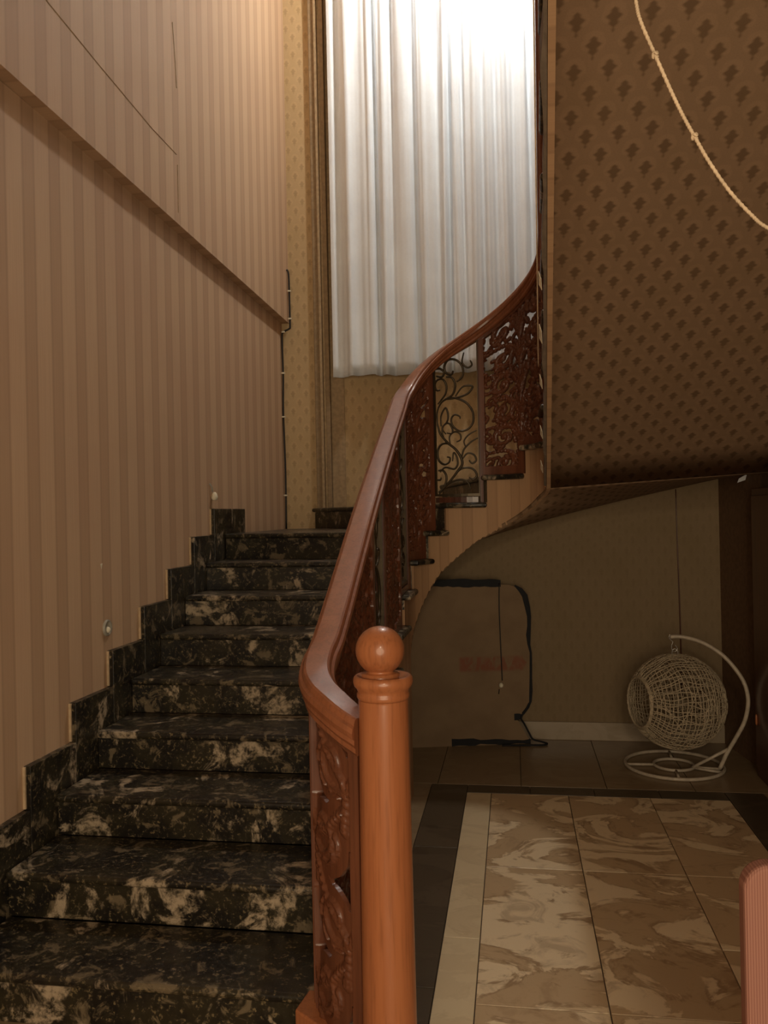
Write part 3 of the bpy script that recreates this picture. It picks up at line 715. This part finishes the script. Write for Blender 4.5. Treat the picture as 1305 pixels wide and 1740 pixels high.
def wall_disc(name, y, z, r, label, cat, m2='clip'):
    t = thing(name, label, cat, (XW, y, z)); vs = []; fs = []; seg = 24
    pr = [(r, 0), (r, .006), (r*.86, .011), (r*.7, .008), (r*.66, .003)]
    for rr_, dx in pr:
        for k in range(seg): a = 2*PI*k/seg; vs.append((XW+dx, y+rr_*math.cos(a), z+rr_*math.sin(a)))
    for i in range(len(pr)-1):
        for k in range(seg): fs.append((i*seg+k, i*seg+(k+1) % seg, (i+1)*seg+(k+1) % seg, (i+1)*seg+k))
    fs.append(tuple((len(pr)-1)*seg+k for k in range(seg))); fixn(mesh('rim', vs, fs, 'grey', t, True))
    vs, fs = [], []
    for i in range(7):
        a = PI/2*i/6
        for k in range(12): b = 2*PI*k/12; vs.append((XW+.003+r*.38*math.sin(a), y+r*.3*math.cos(a)*math.cos(b)+r*.1, z-r*.25+r*.4*math.cos(a)*math.sin(b)))
    for i in range(6):
        for k in range(12): fs.append((i*12+k, i*12+(k+1) % 12, (i+1)*12+(k+1) % 12, (i+1)*12+k))
    fixn(mesh('bulb', vs, fs, m2, t, True)); return t
wall_disc('step_light', 3.369, 1.029, .036, 'small round grey step light low on the striped wall above the stairs', 'light')
hs = thing('hanging_socket', 'tiny dangling pale bulb socket on the striped wall above the top steps', 'socket', (XW, 4.667, 1.62))
tube('socket_wire', smooth_pts([(XW, 4.64, 1.70), (XW+.012, 4.645, 1.68), (XW+.010, 4.66, 1.65)], 4), .005, 'grey', hs)
lathe('socket_body', [(.004, 1.60), (.016, 1.605), (.020, 1.62), (.014, 1.64), (.006, 1.65)], XW+.020, 4.667, 'clip', hs, 14)
pc = mesh('plaster_chip', [(XW, 3.325, 1.31), (XW, 3.345, 1.312), (XW, 3.335, 1.285), (XW+.003, 3.335, 1.302)], [(0, 1, 3), (1, 2, 3), (2, 0, 3)], 'clip', wl)

# ------------------------------------------------------------------ hanging cream cord at right
rp = [(.20, 1.640, 2.80), (.235, 1.652, 2.60), (.255, 1.657, 2.485), (.263, 1.658, 2.445), (.290, 1.663, 2.378), (.319, 1.667, 2.307), (.34, 1.671, 2.261), (.362, 1.674, 2.218), (.389, 1.679, 2.169), (.427, 1.685, 2.111), (.471, 1.692, 2.061), (.499, 1.696, 2.038), (.60, 1.71, 1.98), (.9, 1.75, 1.93), (XR, 1.8, 2.0)]
sp = smooth_pts(rp, 6)
ro = thing('rope', 'cream twisted cord slung in front of the patterned sloping soffit', 'cord', tuple(rp[2]))
o = tube('rope_core', sp, .0034, 'rope', ro, 8)
V = []; Fs = []
for ph0 in (0, PI):
    path = []; 
    for i in range(len(sp)*4-4):
        a = sp[i//4]; b = sp[i//4+1]; p = a.lerp(b, (i % 4)/4); t = (b-a).normalized(); u_ = t.orthogonal().normalized(); w_ = t.cross(u_)
        an = i*.9+ph0; path.append(p+(u_*math.cos(an)+w_*math.sin(an))*.0026)
    vs, fs = tube_data(path, .0016, 5); b0 = len(V); V += vs; Fs += [tuple(k+b0 for k in f) for f in fs]
mesh('strand', V, Fs, 'rope', ro, True)
for c in ((.290, 1.663, 2.378), (.362, 1.674, 2.218)):
    pth = [Vector(c)+Vector((.0045*math.cos(a), .0045*math.sin(a), .003*math.sin(2*a)+.0012*a-.004)) for a in np.linspace(0, 2.4*PI, 16)]
    tube('knot', pth, .0026, 'rope', ro, 6)

# ------------------------------------------------------------------ board and black tape under the stairs
def bp(x, z, off=0.):     # the board leans in front of wall_under_stairs: plan line
    y = 5.30+.2*(x+.45)/.6*.62; return Vector((x+off*.2, y-off, z))
bd = thing('wall_board', 'loose papered board edged with black tape under the stairs', 'board', (-.4, 5.3, 0))
outl = [(-.95, .0), (-.45, .0), (.078, .0), (.075, .02), (.025, .113), (-.005, .165), (.03, .195), (.078, .25), (.084, .30), (.09, .59), (.073, .657), (.083, .759), (.074, .872), (.047, .955), (.0, 1.015), (-.04, 1.028), (-.09, 1.030), (-.495, 1.045), (-.95, 1.05)]
n = len(outl); V = [bp(x, z) for x, z in outl]+[bp(x, z, -.012) for x, z in outl]
Fb = [tuple(range(n)), tuple(range(2*n-1, n-1, -1))]+[(i, n+i, n+(i+1) % n, (i+1) % n) for i in range(n)]
fixn(mesh('panel_sheet', V, Fb, 'board', bd, uv=lambda v: (v[0], v[2])))
def tape(pts, name='black_tape', off=.004):
    V = []; pts = [(a, b, c*1.3, d, e) for a, b, c, d, e in pts]
    L = len(pts)
    for (x, z, w_, dirx, dirz) in pts:
        for s_ in (-1, 1): V.append(bp(x+dirx*w_*s_, z+dirz*w_*s_, off)); 
        for s_ in (1, -1): V.append(bp(x+dirx*w_*s_, z+dirz*w_*s_, -.004))
    Fb = []
    for i in range(L-1):
        for k in range(4): Fb.append((i*4+k, i*4+(k+1) % 4, (i+1)*4+(k+1) % 4, (i+1)*4+k))
    Fb += [(3, 2, 1, 0), tuple((L-1)*4+k for k in range(4))]
    return fixn(mesh(name, V, Fb, 'black', bd))
rj = lambda a: a*(random.random()-.5)
tape([(-.56+.0336*i, 1.052-.0009*i+rj(.004), .019+rj(.006), 0, 1) for i in range(15)])
tape([(.0, 1.022, .004, .7, .7), (.035, .995, .011, .8, .6), (.062, .955, .014, .95, .3), (.078, .88, .013, 1, 0), (.087, .82, .010, 1, 0), (.086, .76, .009, 1, 0), (.080, .70, .011, 1, 0), (.082, .64, .007, 1, 0), (.093, .585, .005, 1, 0), (.092, .5, .006, 1, 0), (.090, .42, .006, 1, 0), (.089, .34, .008, 1, 0), (.084, .27, .006, 1, 0), (.068, .235, .006, .8, -.6), (.035, .195, .007, .7, -.7)])
tape([(-.02, .175, .016, 0, 1), (.0, .176, .016, 0, 1), (.02, .178, .013, 0, 1), (.03, .178, .006, 0, 1)])
tape([(-.42+.0455*i, .026-.0012*i+rj(.006), (.017 if i < 4 else .011)+rj(.008), 0, 1) for i in range(12)])
tube('tape_lead', smooth_pts([bp(.075, .26, .006), bp(.05, .215, .006), bp(.022, .17, .006), (.045, 5.42, .12), (.075, 5.42, .06), (.098, 5.42, .025), (.15, 5.41, .014), (.185, 5.39, .008), (.16, 5.36, .007), (.09, 5.35, .007), (-.1, 5.33, .007)], 5), .006, 'black', bd)
pcd = thing('pull_cord', 'thin dark cord with a pale bead hanging in front of the board', 'cord', tuple(bp(-.1, .35, .02)))
tube('cord_line', smooth_pts([bp(-.100, 1.04, .014), bp(-.104, .9, .014), bp(-.101, .7, .014), bp(-.096, .5, .014), bp(-.094, .415, .014)], 4), .0035, 'cable', pcd, 6)
pb = bp(-.103, .385, .020); lathe('bead', [(.002, pb.z-.016), (.010, pb.z-.013), (.0145, pb.z-.004), (.0145, pb.z+.006), (.009, pb.z+.015), (.002, pb.z+.018)], pb.x, pb.y, 'clip', pcd, 14)
pb2 = bp(-.115, .36, .016); tube('cord_end', [pb2, pb2+Vector((-.003, 0, -.03))], .003, 'cable', pcd, 6)
tag(tube('wall_seam_cable', smooth_pts([(1.033, YU-.006, 1.62), (1.035, YU-.006, 1.3), (1.040, YU-.006, 1.0), (1.043, YU-.006, .75), (1.045, YU-.006, .3), (1.045, YU-.024, .13), (1.045, YU-.024, .01)], 4), lambda t: .003+.003*t, 'wood_dark'),
    'dark cable running down the wall behind the hanging basket', 'cable')

# ------------------------------------------------------------------ hanging basket on its stand
bs = thing('basket_stand', 'white metal hook stand with a ring base holding the woven basket', 'stand', (.89, 5.0, 0))
BX, BY = .892, 5.0
def ring(name, r, z, tr_, par): return tube(name, [(BX+r*math.cos(a), BY+r*math.sin(a), z) for a in np.linspace(0, 2*PI, 49)[:-1]], tr_, 'white_metal', par, 8, True)
ring('base_ring', .272, .010, .010, bs); ring('inner_ring', .112, .010, .009, bs)
for a in (PI+.05, -PI/2-.08, PI/2-.08, -.5):
    tube('spoke', [(BX+.112*math.cos(a), BY+.112*math.sin(a), .010), (BX+.272*math.cos(a), BY+.272*math.sin(a), .010)], .008, 'white_metal', bs)
BK = [(.886, .752), (.954, .752), (1.051, .728), (1.147, .668), (1.216, .587), (1.259, .505), (1.273, .411), (1.255, .303), (1.214, .208), (1.167, .112), (1.128, .014)]
yb_ = lambda x: 5.0-.15*max(0, (x-.95)/.2)**1*.55
tube('arm', smooth_pts([(x, yb_(x), z) for x, z in BK], 5), .0115, 'white_metal', bs, 10)
foot = (.985, yb_(1.0)-.03, .012)
tube('brace', [(1.176, yb_(1.17), .135), foot], .009, 'white_metal', bs); tube('brace', [foot, (1.128, yb_(1.128), .012)], .009, 'white_metal', bs)
tube('hook', smooth_pts([(.886, 5.0, .768), (.880, 5.0, .752), (.888, 5.0, .735), (.900, 5.0, .722), (.893, 5.0, .700), (.897, 5.0, .672), (.915, 5.0, .668), (.925, 5.0, .685), (.912, 5.0, .705)], 4), .0028, 'iron_light', bs, 6)
# woven sphere
SC = Vector((.914, 5.0, .378)); SR = .272
ax = Vector((-.946, -.32, .03)).normalized()      # the opening faces left and forward
hb = thing('hanging_basket', 'round cream woven basket with a side opening hanging from the white stand', 'basket', tuple(SC-Vector((0, 0, SR))))
e1 = ax.orthogonal().normalized(); e1 = (Vector((0, 0, 1))-ax*ax.z).normalized(); e2 = ax.cross(e1)
T0 = .55
def sph(th, ph_, r=SR): return SC+(ax*math.cos(th)+(e1*math.cos(ph_)+e2*math.sin(ph_))*math.sin(th))*r
rnd = random.Random(3); paths = []
for k in range(30):
    th = T0+.04+(PI-T0-.1)*k/29; n_ = max(10, int(70*math.sin(th))); w1 = rnd.random()*6
    paths.append([sph(th+.012*math.sin(5*a+w1)+.006*math.sin(13*a), a, SR*(1+.008*math.sin(9*a+w1))) for a in np.linspace(0, 2*PI, n_+1)[:-1]])
multi = multi_tube('latitude_weave', paths, .0030, 'rattan', hb, 5, True)
paths = []
for k in range(64):
    a0 = 2*PI*k/64; w1 = rnd.random()*6
    paths.append([sph(th, a0+.035*math.sin(th*5+w1)+.02*math.sin(11*th), SR*(1-.008*math.sin(9*th+w1))) for th in np.linspace(T0, PI-.12, 30)])
multi_tube('longitude_weave', paths, .0030, 'rattan', hb, 5)
paths = []
for k in range(80):
    th = rnd.uniform(T0+.1, PI-.15); ph_ = rnd.uniform(0, 2*PI); dr = rnd.uniform(0, 2*PI); L = rnd.uniform(.5, 1.6); pts = []
    for i in range(16):
        t = (i/15-.5)*L; th_ = th+t*math.cos(dr); 
        th_ = min(max(th_, T0+.02), PI-.08); pts.append(sph(th_, ph_+t*math.sin(dr)/max(.25, math.sin(th_)), SR*(1+.012*math.sin(3*t+k))))
    paths.append(pts)
o = multi_tube('random_weave', paths, .0026, 'rattan', hb, 4)
for o in hb.children: o['kind'] = 'stuff'
paths = [[sph(T0+.012*j, a, SR*(1+.01*math.sin(23*a+j*2))) for a in np.linspace(0, 2*PI, 60)[:-1]] for j in range(-1, 3)]
multi_tube('opening_rim', paths, .0052, 'rattan', hb, 6, True)
tube('hang_loop', smooth_pts([(.895, 5.0, .648), (.897, 5.0, .675), (.912, 5.0, .682), (.926, 5.0, .672), (.927, 5.0, .648)], 4), .0028, 'iron_light', hb, 6)

# ------------------------------------------------------------------ low wooden cupboard on the right wall
cu = thing('wooden_cupboard', 'dark brown wooden cupboard against the right wall under the stairs', 'cupboard', (1.34, 4.4, 0))
box('carcass', 1.315, XR-.006, 3.9, 4.87, 0, 1.60, 'wood_dark', cu, .004)
box('door', 1.30, 1.315, 4.40, 4.83, .06, 1.56, 'wood_dark', cu, .003); box('door', 1.30, 1.315, 3.94, 4.39, .06, 1.56, 'wood_dark', cu, .003)
lathe('knob', [(.003, .30), (.006, .31), (.006, .35), (.003, .36)], 1.294, 4.79, 'wood', cu, 12)

# ------------------------------------------------------------------ pink chair at the right edge
pkc = Vector((.348, 1.375, 0)); ck = thing('pink_chair', 'pink ribbed round-cornered chair back at the bottom right edge', 'chair', (.56, 1.45, 0))
wx = Vector((math.cos(YAW-.1), math.sin(YAW-.1), 0)); wy = Vector((-wx.y, wx.x, 0))
def rrect(x0, x1, z0, z1, r, n=7):
    pts = []
    for cx_, cz_, a0 in ((x1-r, z0+r, -PI/2), (x1-r, z1-r, 0), (x0+r, z1-r, PI/2), (x0+r, z0+r, PI)):
        for k in range(n+1): a = a0+PI/2*k/n; pts.append((cx_+r*math.cos(a), cz_+r*math.sin(a)))
    return pts
def slab_shape(name, pts, y0, y1, m, par, vert=True, bev=.008):
    V = []; n = len(pts); U = []
    for yv in (y0, y1):
        for a, b in pts:
            P_ = pkc+wx*a+wy*(yv if vert else b)+Vector((0, 0, b if vert else yv)); V.append(P_)
            U.append((a, b))
    Fb = [tuple(range(n-1, -1, -1)), tuple(range(n, 2*n))]+[(i, (i+1) % n, n+(i+1) % n, n+i) for i in range(n)]
    o = fixn(mesh(name, V, Fb, m, par, uv=U)); bevel(o, bev, 3); return o
slab_shape('backrest', rrect(0, .42, .50, .934, .042), 0, .035, 'pink', ck)
slab_shape('seat', [(0.0, -.42), (.42, -.42), (.42, .0), (0, .0)], .42, .46, 'pink', ck, False)
for a in (.03, .39):
    for b in (-.39, -.0):
        P_ = pkc+wx*a+wy*b; tube('leg', [(P_.x, P_.y, 0), (P_.x, P_.y, .43)], .013, 'iron_light', ck)
    P_ = pkc+wx*a+wy*.02; tube('back_upright', [(P_.x, P_.y, .40), (P_.x, P_.y, .56)], .013, 'iron_light', ck)
